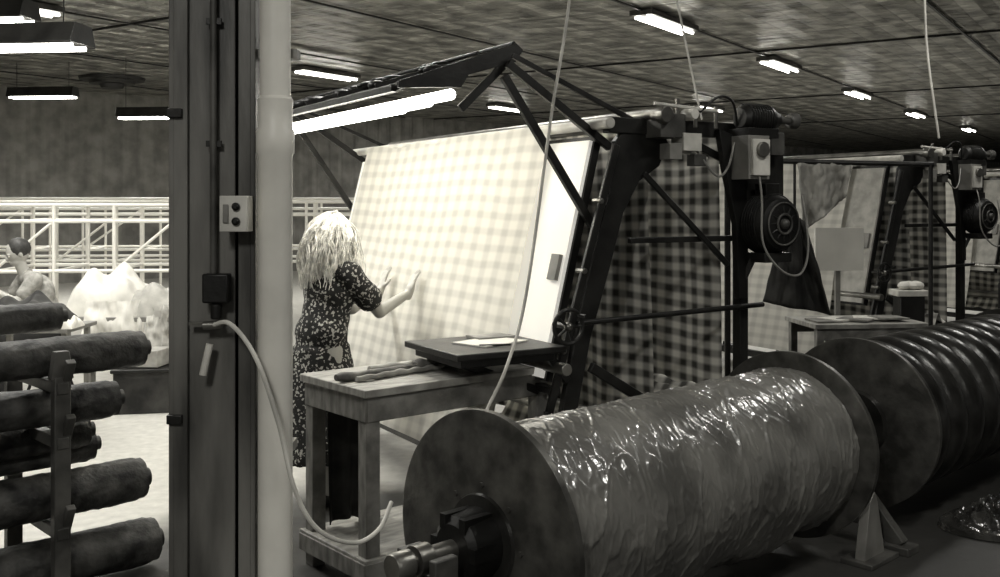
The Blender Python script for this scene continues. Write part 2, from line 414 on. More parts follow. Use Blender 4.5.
# ------------------------------------------------------------------ lamps
def fixture(c,d,length,power,width=.3,hang=0,shade=False):
    c=V3(c); d=V3(d).normalized(); ang=math.atan2(d.y,d.x)
    e=empty('fluorescent_lamp',c,ang); bb=MB()
    if shade:
        prof=[(-width/2,-.05),(-width/3,.11),(width/3,.11),(width/2,-.05),(width/2-.01,-.06),(width/4,.04),(-width/4,.04),(-width/2+.01,-.06)]
        bb.prism(prof,lambda p,t:(t,p[0],p[1]),-length/2,length/2,m_dark)
        for s in(-1,1): bb.prism([(-width/2,-.05),(-width/3,.11),(width/3,.11),(width/2,-.05)],lambda p,t:(s*length/2+t,p[0],p[1]),-.005,.005,m_dark)
    else:
        bb.box((0,0,.035),(length,width,.07),m_dgrey)
    if hang:
        for s in(-.4,.4): bb.tube((s*length,0,.05),(s*length,0,hang),.006,m_dark,n=6)
    bb.build('housing',e,bevel=.004)
    t=MB()
    for s in((-.25,.25) if width>.2 else (0,)):
        t.tube((-length*.48,s*width,-.025 if not shade else -.07),(length*.48,s*width,-.025 if not shade else -.07),.019,m_glow,n=10)
    t.build('tubes',e)
    area('lamp_light',(0,0,-.05),(length*.95,width*(.35 if shade else .7)),power,(0,0,0),e)
LP=85
for (x,y) in((2.2,13.3),(4.84,17.3),(7.8,21.8),(11.1,26.7),(15,32),(.2,25),(-3.2,18.5),(5.2,25),(-6,12)):
    fixture((x,y,4.11),jd,1.5,LP,.32)
for (x,y,p) in((8.0,12.0,45),(11,17,45),(-.9,8.2,70),(-3.3,5.6,125),(2.6,3.3,46),(-1.2,-1.2,145),(3.5,-2,35),(4.4,8.2,38)):  # unseen ceiling fixtures, some behind the camera, added for fill light
    fixture((x,y,4.11),jd,1.5,p,.32)
fixture((-4.10,8.0,3.02),(1,-.1,0),1.6,45,.40,hang=1.18,shade=True)
fixture((-4.7,8.8,3.38),(1,-.1,0),1.2,35,.34,hang=.82,shade=True)
fixture((-5.9,17,3.25),(1,-.1,0),1.2,90,.28,hang=.95,shade=True)
fixture((-8.0,17.5,3.65),(1,-.1,0),1.2,90,.28,hang=.55,shade=True)
b=MB(); b.lathe((-7.6,19.6,4.19),(0,0,-1),[(0,.62),(.05,.6),(.06,.45),(.12,.42),(.13,.25),(.2,.2)],m_dark,32); b.build('ceiling_vent')

# ------------------------------------------------------------------ steel column and pipe
b=MB(); cx,cy=-.942,3.4
b.box((-1.075,cy,2.1),(.018,.26,4.2),m_column); b.box((-.809,cy,2.1),(.018,.26,4.2),m_column)
b.box((cx-.03,cy-.10,2.1),(.20,.014,4.2),m_column)
b.box((-1.050,cy-.122,2.1),(.055,.014,4.2),m_column); b.box((-.83,cy-.12,2.1),(.055,.014,4.2),m_column)
b.box((cx,cy,2.1),(.23,.012,4.2),m_dark)
b.box((cx,cy,.01),(.40,.38,.02),m_dark)
for z in(1.0,2.0,3.0):
    b.box((-1.062,cy-.13,z),(.05,.03,.03),m_dark)
b.build('steel_column',bevel=.003)
e=empty('electric_switch_box',(0,0,0))
b=MB()
b.tube((-.935,3.26,1.36),(-.935,3.26,4.18),.011,m_dgrey,n=10)
for z in(1.9,2.3,2.7): b.box((-.935,3.268,z),(.05,.012,.02),m_dark)
b.build('conduit',e)
b=MB(); b.box((-.85,3.225,1.672),(.088,.08,.115),m_light)
for z in(1.648,1.695):
    b.lathe((-.84,3.185,z),(0,-1,0),[(0,.013),(.012,.013),(.012,.008),(.02,.008)],m_black,16)
b.box((-.873,3.182,1.672),(.018,.006,.06),m_grey)
b.build('switch_housing',e,bevel=.006)
b=MB(); b.box((-.92,3.25,1.43),(.085,.05,.095),m_black); b.tube((-.92,3.24,1.38),(-.92,3.24,1.33),.018,m_black,n=12)
b.build('outlet_box',e,bevel=.006)
b=MB(); b.lathe((-.735,3.27,0),(0,0,1),[(0,.056),(1.86,.056),(1.87,.062),(1.94,.062),(1.95,.056),(2.02,.056),(2.045,.058),(2.055,.05),(4.18,.047)],m_white,32)
b.box((-.735,3.33,2.2),(.13,.06,.03),m_grey); b.box((-.735,3.34,.9),(.10,.08,.03),m_grey)
b.build('white_downpipe')
def bez(pts,n=14):
    out=[];P=[V3(p) for p in pts]
    P=[P[0]*2-P[1]]+P+[P[-1]*2-P[-2]]
    for i in range(1,len(P)-2):
        for k in range(n):
            t=k/n; a,bb,c,d=P[i-1],P[i],P[i+1],P[i+2]
            out.append(.5*((2*bb)+(c-a)*t+(2*a-5*bb+4*c-d)*t*t+(3*bb-a-3*c+d)*t**3))
    out.append(P[-2]); return out
b=MB(); b.sweep(bez([(-.935,3.24,1.31),(-.86,3.19,1.32),(-.77,3.15,1.22),(-.70,3.15,1.02),(-.645,3.15,.80),(-.58,3.2,.66),(-.48,3.3,.585),(-.41,3.4,.60),(-.38,3.5,.66)]),.0075,m_light,10)
b.tube((-.96,3.24,1.31),(-.90,3.24,1.312),.014,m_steel); b.box((-.985,3.25,1.315),(.05,.015,.012),m_steel)
b.tube((-.94,3.24,1.25),(-.96,3.23,1.15),.012,m_light)
b.build('air_hose')

# ------------------------------------------------------------------ big beams
ZC=.52; C0=V3((-.063,3.52,ZC))
e=empty('warp_beam')
b=MB()
b.lathe(C0,U,[(0,.0),(0,.445),(.004,.455),(.030,.455),(.034,.44),(.034,.1)],m_flange,96,caps=False)
b.lathe(C0-U*.012,U,[(0,.0),(0,.16),(.013,.165)],m_drum,48,caps=False)
for i in range(8):
    a=i*math.pi/4; p=C0+(W*math.cos(a)+up*math.sin(a))*.195
    b.tube(p-U*.008,p,.010,m_flange,n=6)
b.build('near_flange',e)
b=MB(); b.lathe(C0-U*.14,U,[(0,.0),(0,.085),(.02,.11),(.13,.12)],m_black,32)
for i in range(6):
    a=i*math.pi/3; q=C0+(W*math.cos(a)+up*math.sin(a))*.1
    b.bar(q-U*.14,q-U*.01,.03,.05,m_black)
b.lathe(C0-U*.40,U,[(0,.0),(0,.042),(.01,.048),(.07,.048),(.07,.03),(.09,.03),(.09,.052),(.15,.052),(.15,.035),(.28,.035)],m_steel,24)
b.build('shaft',e)
C1=C0+U*2.09
b=MB(); b.lathe(C1-U*.03,U,[(0,.1),(0,.445),(.004,.455),(.030,.455),(.034,.445),(.034,.0)],m_flange,96,caps=False)
b.lathe(C1,U,[(0,.18),(.05,.17),(.05,.06),(.62,.06)],m_drum,32,caps=False)
b.build('far_flange',e)
def rid(x,w): return max(0,1-abs(x)/w)
def roll(u,v):
    s=.035+u*2.02; th=2*math.pi*v
    c,sn=math.cos(th),math.sin(th)
    r=.372+.004*noise.noise(V3((s*2,c,sn)))
    r+=.0065*rid(noise.noise(V3((s*5+1.2*c,c*1.1+s*2,sn*1.1))),.08)
    r+=.0050*rid(noise.noise(V3((s*11-2*c,c*2.2,sn*2.2+s*5))),.10)
    r+=.0035*rid(noise.noise(V3((s*24+3*c,c*5+s*9,sn*5))),.14)
    r+=.008*math.exp(-((s-1.55-.12*c)/.02)**2)+.006*math.exp(-((s-1.22+.1*c)/.015)**2)+.008*math.exp(-((s-1.97)/.03)**2)
    r+=.06*max(0,-sn)**3*max(0,noise.noise(V3((s*5,2,c)))+.25)
    return C0+U*s+(W*-c+up*sn)*r
b=MB(); b.grid(roll,440,270,m_wrap); b.build('wrapped_roll',e,smooth=70)
D0=C0+U*2.76
e=empty('ribbed_warp_beam')
b=MB(); b.lathe(D0,U,[(0,.0),(0,.445),(.004,.455),(.030,.455),(.034,.44),(.034,.1)],m_flange,96,caps=False)
b.lathe(D0-U*.03,U,[(0,.06),(0,.17),(.03,.18)],m_drum,32,caps=False)
b.build('near_flange',e)
b=MB(); prof=[(.03,.36)]
for i in range(9):
    s=.06+i*.235
    prof+=[(s,.36),(s+.02,.405),(s+.06,.43),(s+.13,.43),(s+.18,.405),(s+.20,.36)]
prof+=[(2.25,.34),(2.25,.455),(2.28,.455),(2.28,0)]
b.lathe(D0,U,prof,m_drum,72,caps=False); b.tube(D0+U*2.28,D0+U*2.5,.06,m_steel); b.build('ribbed_drum',e)
def stand(s,name='beam_stand'):
    c=C0+U*s; c.z=0; bb=MB()
    for sg in(-1,1):
        bb.bar(c+W*(.40*sg)+up*.03,c+W*(.07*sg)+up*(ZC-.10),.06,.08,m_dgrey)
        bb.box(c+W*(.40*sg)+up*.02,(.12,.14,.04),m_dgrey,Matrix((U,W,up)).transposed())
    R=Matrix((U,W,up)).transposed()
    bb.box(c+up*.12,(.05,.72,.05),m_dgrey,R)
    bb.box(c+up*(ZC-.11),(.12,.24,.06),m_dgrey,R)
    for sg in(-1,1): bb.box(c+W*(.085*sg)+up*(ZC-.04),(.1,.035,.12),m_dgrey,R)
    bb.build(name,bevel=.005)
stand(-.25); stand(2.42); stand(5.17)
b=MB(); b.prism([(-.11,0),(.11,0),(.05,.28),(.0,.33),(-.03,.28)],lambda p,t:V3((1.62,4.95,0))-W*.22-U*p[0]+up*p[1]+W*t,-.025,.025,m_grey)
b.box(V3((1.62,4.95,.012))-W*.22,(.28,.16,.024),m_dgrey,Matrix((U,W,up)).transposed()); b.build('floor_bracket',bevel=.004)
b=MB()
def crum(u,v):
    a=2*math.pi*v; r=u*.45
    p=V3((2.76+r*math.cos(a)*1.0,5.25+r*math.sin(a)*.6,0))
    h=.02+(1-u)**.6*.06+ .10*rid(noise.noise(V3((p.x*6,p.y*6,1))),.25)*(1.05-u)+.07*rid(noise.noise(V3((p.x*15,p.y*15,3))),.25)*(1.05-u)
    p.z=h if u<.98 else .004
    return p
b.grid(crum,70,130,m_poly); b.build('crumpled_plastic_film',smooth=20)

# ------------------------------------------------------------------ work table
ta=math.atan2(.64,.77)
e=empty('work_table',(-.58,4.30,0),ta)
b=MB(); LT,DT,HT=1.10,.58,.9
b.box((LT/2,DT/2,HT-.0175),(LT,DT,.035),m_woodtop)
for (c,d) in(((LT/2,.03,HT-.09),(LT-.04,.03,.11)),((LT/2,DT-.03,HT-.09),(LT-.04,.03,.11)),((.03,DT/2,HT-.09),(.03,DT-.04,.11)),((LT-.03,DT/2,HT-.09),(.03,DT-.04,.11))):
    b.box(c,d,m_wood)
for x in(.055,LT-.055):
    for y in(.055,DT-.055): b.box((x,y,(HT-.035)/2),(.07,.07,HT-.035),m_wood)
b.box((LT/2,DT/2,.15),(LT,DT,.03),m_woodtop); b.box((LT/2,.01,.11),(LT,.03,.08),m_wood); b.box((.01,DT/2,.11),(.03,DT,.08),m_wood)
b.build('table_frame',e,bevel=.004)
b=MB(); b.grid(lambda u,v:(.11+.28*u,DT-.06+.02*math.sin(u*16)*(.3+v)-.03*v,.85-.67*v+.02*math.sin(u*5)*v),40,20,m_darkcloth); b.build('dark_cloth',e,solid=.006)
e2=empty('cloth_bundle',(-.58,4.30,HT),ta)
b=MB()
def bundle(y0,r,x0,x1,sd,mt,dy=0):
    pts=[V3((x0+(x1-x0)*i/40,y0+dy*i/40+.006*math.sin(i*.25+sd),r+.003*math.sin(i*.9+sd))) for i in range(41)]
    b.sweep(pts,lambda t:r*(.85+.35*noise.noise(V3((t*9,sd,0))))*(1 if .02<t<.98 else .8),mt,14)
bundle(.24,.022,-.0,.98,1,m_bar,.06); bundle(.31,.026,.22,.98,2,m_palecloth,.03); bundle(.20,.016,.08,.60,3,m_card,.05); bundle(.275,.03,.45,.92,5,m_card,.02)
b.build('rolls',e2)

# ------------------------------------------------------------------ inspection machine
def machine(O,full=True):
    e=empty('cloth_inspection_machine',(O[0],O[1],0),MA)
    f=MB(); WB=3.05
    for bb,sd in((0,1),(WB,-1)):
        fn=lambda p,t:(p[0],bb+t,p[1])
        f.prism([(.02,2.02),(.10,2.10),(.30,2.12),(.36,2.02),(.30,1.90),(.17,1.82),(.07,1.66),(-.01,1.40),(-.13,1.05),(-.21,.70),(-.21,.06),(-.30,.06),(-.30,.70),(-.21,1.10),(-.10,1.50),(-.02,1.75)],fn,-.02,.02,m_dark)
        f.bar((-.0,bb-.05*sd,2.0),(-.40,bb-.05*sd,.70),.022,.04,m_dark)
        f.bar((-.40,bb-.05*sd,.72),(-.42,bb-.05*sd,.03),.022,.05,m_dark)
        for (a0,z0) in((-.1,1.72),(-.2,1.38),(-.32,1.0)): f.tube((a0,bb-.07*sd,z0),(a0,bb,z0),.015,m_steel,n=8)
        f.box((-.25,bb,.03),(.55,.14,.06),m_dark)
        f.box((.88,bb,1.07),(.06,.06,2.14),m_dark); f.box((.88,bb,.03),(.3,.16,.06),m_dark)
        f.box((.55,bb,2.10),(1.15,.06,.08),m_dark)
        f.bar((.19,bb-.03*sd,1.86),(.76,bb-.03*sd,1.38),.02,.03,m_dark); f.bar((.12,bb,1.52),(.88,bb,1.52),.03,.03,m_dark)
        f.tube((-.25,bb-.07*sd,1.13),(.98,bb-.07*sd,1.16),.014,m_dark); f.bar((-.12,bb,.9),(.9,bb,.30),.03,.05,m_dark)
        f.bar((.88,bb,1.9),(.40,bb,2.08),.02,.04,m_dark)
    for (a,z,r,mt) in((-.085,2.10,.028,m_light),(.22,2.16,.03,m_steel),(.34,2.13,.025,m_steel),(.90,2.14,.03,m_steel),(-.34,.92,.03,m_steel),(.3,.5,.05,m_steel)):
        f.tube((a,-.12,z),(a,WB+.1,z),r,mt,n=20)
    for a in(-.3,.88): f.bar((a,0,.25),(a,WB,.25),.06,.06,m_dark)
    f.bar((.6,0,2.10),(.6,WB,2.10),.05,.05,m_dark)
    f.build('frame',e,bevel=.004)
    h=MB(); c=V3((-.36,-.16,1.13)); d=V3((0,-1,0))
    h.torus(c,d,.080,.010,m_dark)
    for i in range(5):
        a=i*2*math.pi/5; h.tube(c,c+V3((math.cos(a),0,math.sin(a)))*.08,.007,m_dark,n=8)
    h.tube(c,c+V3((0,.12,0)),.014,m_dark); h.ball(c,.022,m_steel); h.tube(c+V3((.06,0,.05)),c+V3((.06,-.06,.05)),.01,m_black)
    h.build('handwheel',e)
    g=MB(); q=-.08
    g.box((.90+q,-.12,1.95),(.15,.16,.23),m_grey); g.box((.90+q,-.205,1.95),(.12,.03,.19),m_light); g.tube((.90+q,-.21,1.99),(.90+q,-.24,1.99),.04,m_steel)
    g.lathe((.84+q,-.12,2.16),(1,0,0),[(0,.05),(.02,.07),(.05,.074),(.20,.074),(.22,.06),(.27,.04)],m_dark,28)
    for i in range(9): g.torus((.875+q+i*.018,-.12,2.16),(1,0,0),.076,.004,m_dark,24,6)
    g.box((.94+q,-.12,2.08),(.22,.15,.05),m_dark)
    g.tube((1.10+q,-.12,2.16),(1.22+q,-.12,2.16),.02,m_dgrey); g.lathe((1.2+q,-.12,2.16),(1,0,0),[(0,.035),(.03,.045),(.05,.045),(.06,.03)],m_dgrey,20)
    g.box((1.02,-.02,1.85),(.28,.05,.5),m_dark); g.box((1.04,-.08,2.03),(.10,.08,.12),m_dgrey)
    mc=V3((.96,-.24,1.60))
    g.lathe(mc,(0,1,0),[(0,.05),(0,.10),(.015,.135),(.05,.150),(.06,.155),(.18,.155),(.20,.13),(.24,.11)],m_black,40)
    for i in range(7): g.torus(mc+V3((0,.06+i*.018,0)),(0,1,0),.158,.004,m_black,32,6)
    for i in range(12):
        a=i*math.pi/6; g.tube(mc+V3((math.cos(a)*.05,-.004,math.sin(a)*.05)),mc+V3((math.cos(a)*.115,.008,math.sin(a)*.115)),.005,m_dark,n=6)
    g.torus(mc+V3((0,-.006,0)),(0,1,0),.052,.007,m_dgrey,24); g.torus(mc+V3((0,.0,0)),(0,1,0),.112,.005,m_dgrey,32)
    g.ball(mc+V3((0,-.005,0)),.028,m_dgrey)
    g.box(mc+V3((0,.12,.18)),(.10,.08,.07),m_dark); g.box(mc+V3((0,.12,-.18)),(.20,.16,.05),m_dark); g.bar(mc+V3((-.08,.14,-.18)),mc+V3((-.12,.2,-.34)),.03,.03,m_dark)
    g.sweep(bez([(.82,-.20,1.86),(.78,-.26,1.72),(.77,-.28,1.50),(.88,-.30,1.36),(1.02,-.30,1.34),(1.13,-.25,1.48),(1.16,-.18,1.75)]),.006,m_grey,8)
    g.prism([(.66,2.1),(.84,2.05),(.85,1.7),(.86,1.2),(.80,1.2),(.78,1.6),(.70,1.9)],lambda p,t:(p[0],t,p[1]),-.075,-.035,m_black)
    g.box((.29,-.08,2.10),(.16,.12,.12),m_dgrey); g.box((.41,-.10,2.02),(.12,.10,.09),m_light); g.box((.30,-.11,1.97),(.08,.08,.08),m_grey); g.box((.47,-.11,1.93),(.08,.06,.06),m_dgrey)
    g.lathe((.22,-.18,2.15),(0,1,0),[(0,.04),(.02,.045),(.05,.045),(.06,.03),(.1,.03)],m_steel,24)
    g.lathe((.40,-.18,2.16),(0,1,0),[(0,.026),(.02,.03),(.08,.03)],m_light,20)
    g.tube((.2,-.1,2.21),(.62,-.1,2.19),.010,m_light); g.tube((.3,-.1,1.99),(.55,-.1,1.94),.009,m_light)
    for a in(.26,.36,.48,.62): g.tube((a,-.09,2.1),(a,-.09,2.22+.03*math.sin(a*20)),.011,m_steel,n=10)
    g.sweep(bez([(.5,-.1,2.18),(.60,-.13,2.26),(.70,-.13,2.24),(.76,-.1,2.12)]),.007,m_black,8)
    g.sweep(bez([(.46,-.12,1.98),(.56,-.16,1.85),(.66,-.14,1.90),(.74,-.1,2.03)]),.006,m_grey,8)
    g.build('drive_unit',e,bevel=.004)
    p=MB(); Rm=Matrix.Rotation(math.atan(SL),3,'Y')
    zc=1.44; p.box((sheet_a(zc)+.05,WB/2,zc),(.02,WB-.12,1.20),m_glow2 if full else m_palecloth,Rm); p.build('diffuser_panel',e)
    p=MB(); p.box((sheet_a(zc)+.085,WB/2,zc),(.04,WB-.10,1.24),m_dark,Rm)
    p.box((sheet_a(zc)+.02,.12,zc-.05),(.03,.07,.13),m_grey,Rm); p.build('light_box',e)
    c=MB()
    def sh(u,v):
        z=ZT-1.75*v; y=.36+2.44*u+.02*math.sin(v*5)
        return (sheet_a(z)-.012+.014*noise.noise(V3((y*2,z*1.5,0))),y,z)
    c.grid(sh,60,50,m_plaid_l); c.build('inspected_cloth',e)
    c=MB()
    def c1(a0,y0,y1,zt,zb,sd):
        def fn(u,v):
            z=zt-(zt-zb)*v; y=y0+(y1-y0)*u+.03*noise.noise(V3((v*3,sd,1)))*v
            return (a0+.05*v+.05*noise.noise(V3((y*2.2,z*.7,sd)))+.015*math.sin(y*14+sd)*v,y,z)
        return fn
    c.grid(c1(.36,.16,2.85,2.13,.35,3),80,50,m_plaid_d); c.grid(c1(.84,.12,2.85,2.14,.30,8),80,50,m_plaid_d); c.build('hanging_plaid_cloth',e)
    c=MB()
    def heap(u,v):
        y=.02+1.6*v; w=math.sin(math.pi*u)
        return (.30+.62*u,y,.30+.42*w*(.85+.15*math.sin(y*4))+.07*noise.noise(V3((u*7,y*5,2)))+.03*math.sin(u*30+y*4)*w)
    c.grid(heap,70,70,m_plaid_d); c.build('cloth_heap',e)
    s=MB(); s.box((.62,.9,.28),(.66,1.75,.04),m_dark)
    for x in(.34,.90):
        for y in(.1,1.7): s.box((x,y,.13),(.04,.04,.26),m_dark)
    s.build('cloth_tray',e)
    if full:
        t=MB(); t.box((-.64,.15,1.02),(.58,.56,.03),m_dark); t.box((-.64,.15,.985),(.50,.48,.04),m_black)
        t.bar((-.40,-.03,1.0),(-.28,-.03,.85),.03,.04,m_dark); t.bar((-.85,.15,.98),(-.33,.15,.78),.03,.04,m_dark); t.bar((-.33,-.02,.8),(-.33,.35,.8),.04,.04,m_dark)
        t.build('writing_shelf',e,bevel=.005)
        t=MB(); t.box((-.60,.16,1.039),(.30,.22,.006),m_paper,Matrix.Rotation(.3,3,'Z')); t.box((-.52,.30,1.043),(.2,.14,.012),m_card); t.tube((-.72,.05,1.043),(-.58,.0,1.043),.005,m_black)
        t.build('paper_sheets',e)
        hB0,hB1=.10,3.35; dz=-.05; hd=MB()
        for i in range(9):
            u=i/8; a=-.52-.58*u; z=2.475-.19*u+dz
            hd.box((a,(hB0+hB1)/2+.03*(i%3),z),(.04,hB1-hB0,.03),m_grey if i%2 else m_dark)
        Rh=Matrix.Rotation(-math.atan(.19/.58),3,'Y')
        hd.box((-.81,(hB0+hB1)/2,2.365+dz),(.60,hB1-hB0,.008),m_white,Rh)
        for bb in(hB0-.01,hB1+.01):
            hd.prism([(-.46,2.50+dz),(-.50,2.53+dz),(-1.12,2.31+dz),(-1.12,2.28+dz),(-.80,2.30+dz),(-.76,2.36+dz),(-.50,2.44+dz)],lambda p,t:(p[0],bb+t,p[1]),-.012,.012,m_dark)
            hd.bar((-.48,bb,2.50+dz),(-.80,bb,2.20+dz),.02,.04,m_dark)
        for i in range(7):
            y=.3+i*.48; hd.bar((-.50,y,2.51+dz),(-1.13,y+.02,2.31+dz),.02,.02,m_black)
        for bb in(.03,WB):
            hd.bar((-.58,bb,2.42+dz),(.02,bb,1.99),.03,.04,m_dark); hd.bar((-.60,bb,2.36+dz),(-.09,bb,1.60),.03,.04,m_dark)
            hd.bar((-.55,bb,2.46+dz),(.2,bb,2.12),.02,.025,m_dark)
        hd.tube((-.5,hB0,2.53+dz),(-.5,hB1,2.53+dz),.012,m_black); hd.tube((-.70,hB0,2.47+dz),(-.70,hB1,2.47+dz),.010,m_black)
        for i in range(26):
            y=.2+i*.11; x=-.62-.35*random.random(); hd.ball((x,y,2.51-.33*(abs(x)-.5)+dz),(.05+.05*random.random(),.05,.028),m_black)
        hd.build('lamp_hood',e,bevel=.003)
        t=MB()
        for (a,z) in((-.74,2.24),(-.86,2.20),(-1.0,2.16)):
            for (y0,y1) in((.30,1.46),(1.52,2.70)): t.tube((a,y0,z),(a,y1,z),.028,m_glowh,n=12)
        t.build('hood_tubes',e)
        area('hood_light',(-.92,1.45,2.12),(.22,2.4),8,(0,math.radians(-25),0),e)
    return e
machine((.55,5.0)); machine((3.45,8.7),False); machine((6.6,12.8),False)

b=MB(); b.sweep(bez([(.40,5.2,4.18),(.36,4.95,2.9),(.24,4.75,2.1),(.12,4.55,1.3),(.03,4.35,1.0),(-.06,4.25,.82),(-.10,4.0,.74)]),.0075,m_rope,8); b.build('hanging_cord')
b=MB(); b.sweep(bez([(.86,6.2,4.18),(.98,5.6,2.9),(1.09,5.40,2.16)]),.006,m_rope,8); b.build('hanging_cord')
b=MB(); b.sweep(bez([(3.9,9.2,4.18),(3.88,9.1,3.2),(3.95,9.0,2.3)]),.011,m_rope,8); b.build('hanging_cord')

# ------------------------------------------------------------------ left rolls & rack
RE=V3((-1.66,4.72,0))
rad=Matrix((U,W,up)).transposed()
for (z,off,w,r,L) in((1.03,0,0,.085,2.4),(1.17,-.25,.35,.07,2.2),(.80,-.10,.06,.085,2.2),(.63,-.16,.25,.08,2.2),(.54,-.10,.33,.08,2.2),(.42,.0,0,.098,2.4),(.30,-.20,.34,.08,2.2),(.12,.06,0,.105,2.4)):
    p=RE+U*off+W*w; p=V3((p.x,p.y,z)); bb=MB()
    bb.lathe(p,-U,[(0,.0),(0,r*.42),(.04,r*.45),(.04,r*.9)],m_rollend,28,caps=False)
    sd=z*9
    def rf(u,v,p=p,r=r,L=L,sd=sd):
        s=.035+u*(L-.07); a=2*math.pi*v
        c_,s_=math.cos(a),math.sin(a)
        rr=r*(1+.06*noise.noise(V3((s*3,c_*1.2,s_*1.2+sd)))+.05*rid(noise.noise(V3((s*4+c_*2,c_*1.5,s_*1.5+sd))),.10)+.02*noise.noise(V3((s*16,c_*4,s_*4+sd))))
        if u<.01: rr*=.93
        return p-U*s+(W*c_+up*s_)*rr
    bb.grid(rf,110,44,m_roll)
    bb.lathe(p-U*(L-.04),-U,[(0,r*.9),(0,r*.42),(.04,r*.4),(.04,0)],m_rollend,28,caps=False)
    bb.build('cloth_roll',smooth=50)
b=MB()
for s in(.45,1.9):
    for w in(-.13,.47):
        c=RE-U*s+W*w
        b.box(c+up*.48,(.07,.05,.96),m_dgrey,rad); b.box(c+up*.02,(.2,.12,.04),m_dgrey,rad)
    for z in(.675,.285,.91):
        b.bar(RE-U*s+W*-.16+up*z,RE-U*s+W*.50+up*z,.05,.05,m_dgrey)
        b.bar(RE-U*(s-.02)-W*.12+up*z,RE-U*(s-.02)-W*.19+up*(z+.12),.04,.03,m_dgrey)
    b.bar(RE-U*s-W*.16+up*.02,RE-U*s+W*.50+up*.02,.05,.03,m_dgrey)
    b.prism([(-.05,0),(.05,0),(.03,.12),(-.03,.12)],lambda p,t:RE-U*(s+p[0])-W*.13+up*(.95+p[1])+W*t,-.02,.02,m_dgrey)
b.build('roll_storage_rack',bevel=.004)

# ------------------------------------------------------------------ white pipe racks etc (left background)
def pipe_rack(x,y,w,d,h,ang,r=.022,step=1.0,low=.9,name='white_pipe_rack'):
    e=MB(); n=max(1,round(w/step))
    for j in(0,d):
        for i in range(n+1): e.tube((i*w/n,j,0),(i*w/n,j,h),r,m_white,n=8)
        for z in (h,h-.16,low): e.tube((0,j,z),(w,j,z),r,m_white,n=8)
    for i in range(n+1):
        e.tube((i*w/n,0,h),(i*w/n,d,h),r,m_white,n=8); e.tube((i*w/n,0,low),(i*w/n,d,low),r*.8,m_white,n=8)
    for i in range(0,n,2): e.tube((i*w/n,0,low),((i+1)*w/n,0,h-.16),r*.8,m_white,n=8)
    e.build(name,loc=(x,y,0),rz=ang)
pipe_rack(-4.95,9.75,2.3,1.1,1.70,.10,.019,.58,1.05)
pipe_rack(-7.0,12.4,2.9,1.2,1.74,.10,.019,.75,1.0); pipe_rack(-3.7,12.3,2.6,1.2,1.74,.1,.019,.65,1.0); pipe_rack(-8.3,15.4,9,1.3,1.80,.12,.020,.9,1.0)
def slab_table(x,y,w,d,h,ang,mat,name='cutting_table'):
    bb=MB()
    bb.box((w/2,d/2,h),(w,d,.05),mat)
    for i in(.05,w-.05):
        for j in(.08,d-.08): bb.box((i,j,(h-.03)/2),(.05,.05,h-.03),m_white)
    bb.bar((.05,.08,.25),(w-.05,.08,.25),.03,.03,m_white)
    bb.build(name,loc=(x,y,0),rz=ang,bevel=.005)
def drape_fn(p0,p1,z0,z1,out,sd,nf,amp,taper=0,z1b=None,z0b=None):
    p0=V3((p0[0],p0[1],0));p1=V3((p1[0],p1[1],0)); d=p1-p0; nrm=V3((d.y,-d.x,0)).normalized()
    def fn(u,v):
        uu=.5+(u-.5)*(1-taper*(1-v))
        p=p0+d*uu+nrm*(out*v+amp*v**.6*math.sin(u*nf*2+sd)+.05*noise.noise(V3((u*5,v*4,sd)))+.02*noise.noise(V3((u*14,v*6,sd))))
        zb=z1 if z1b is None else z1+(z1b-z1)*u
        za=z0 if z0b is None else z0+(z0b-z0)*u
        p.z=za+(zb-za)*v+.02*noise.noise(V3((u*6,0,sd)))*(1-v); return p
    return fn
def pile(cx,cy,w,d,z,h,sd,mt,bb,slope=0,lump=.45,cr=.02):
    """soft heap of loose cloth: broad lumps with shallow rounded folds"""
    def fn(u,v):
        x=(u-.5)*2; y=(v-.5)*2; k=max(0,1-x**4)*max(0,1-y**4)
        fold=cr*math.sin(x*9+3*noise.noise(V3((x*1.5,y*1.5,sd+2)))+y*3)
        hh=(h-slope*x)*(.85+lump*noise.noise(V3((x*1.3,y*1.1,sd))))+fold+cr*noise.noise(V3((x*4,y*3,sd+7)))
        return (cx+x*w/2,cy+y*d/2,z+k**.5*max(.02,hh))
    bb.grid(fn,80,54,mt)
e=empty('sorting_bench')
b=MB(); b.box((-3.12,9.05,.70),(1.46,.66,.04),m_grey)
for x in(-3.80,-2.44):
    for y in(8.78,9.32): b.box((x,y,.34),(.05,.05,.68),m_grey)
b.build('bench_frame',e,bevel=.004)
b=MB(); pile(-3.46,9.05,.72,.60,.722,.40,3,m_whitecloth,b,.12,.5,.022); pile(-2.96,9.00,.60,.56,.722,.27,17,m_palecloth,b,.08,.5,.02); pile(-2.62,9.05,.46,.56,.722,.20,11,m_whitecloth,b,.02,.5,.018)
b.grid(drape_fn((-3.62,8.74),(-3.12,8.74),.86,.40,.10,1,5,.04,0,.22),50,24,m_whitecloth); b.grid(drape_fn((-3.08,8.74),(-2.76,8.74),.82,.46,.08,6,4,.035,0,.34),40,24,m_palecloth); b.build('white_cloth_heap',e,smooth=70)
b=MB(); b.grid(drape_fn((-2.74,8.74),(-2.48,8.74),.84,.30,.06,2,4,.03),30,30,m_cloth); b.build('grey_cloth',e,solid=.008)
b=MB(); b.box((-2.95,8.30,.17),(.44,.34,.34),m_darkcloth,Matrix.Rotation(.2,3,'Z')); b.box((-2.95,8.30,.35),(.48,.38,.03),m_black,Matrix.Rotation(.2,3,'Z'))
b.box((-2.95,8.30,.44),(.34,.26,.14),m_card,Matrix.Rotation(-.1,3,'Z')); b.build('storage_boxes',bevel=.008)
e=empty('cloth_cart')
b=MB(); b.box((-3.50,7.55,.78),(.70,.54,.03),m_grey)
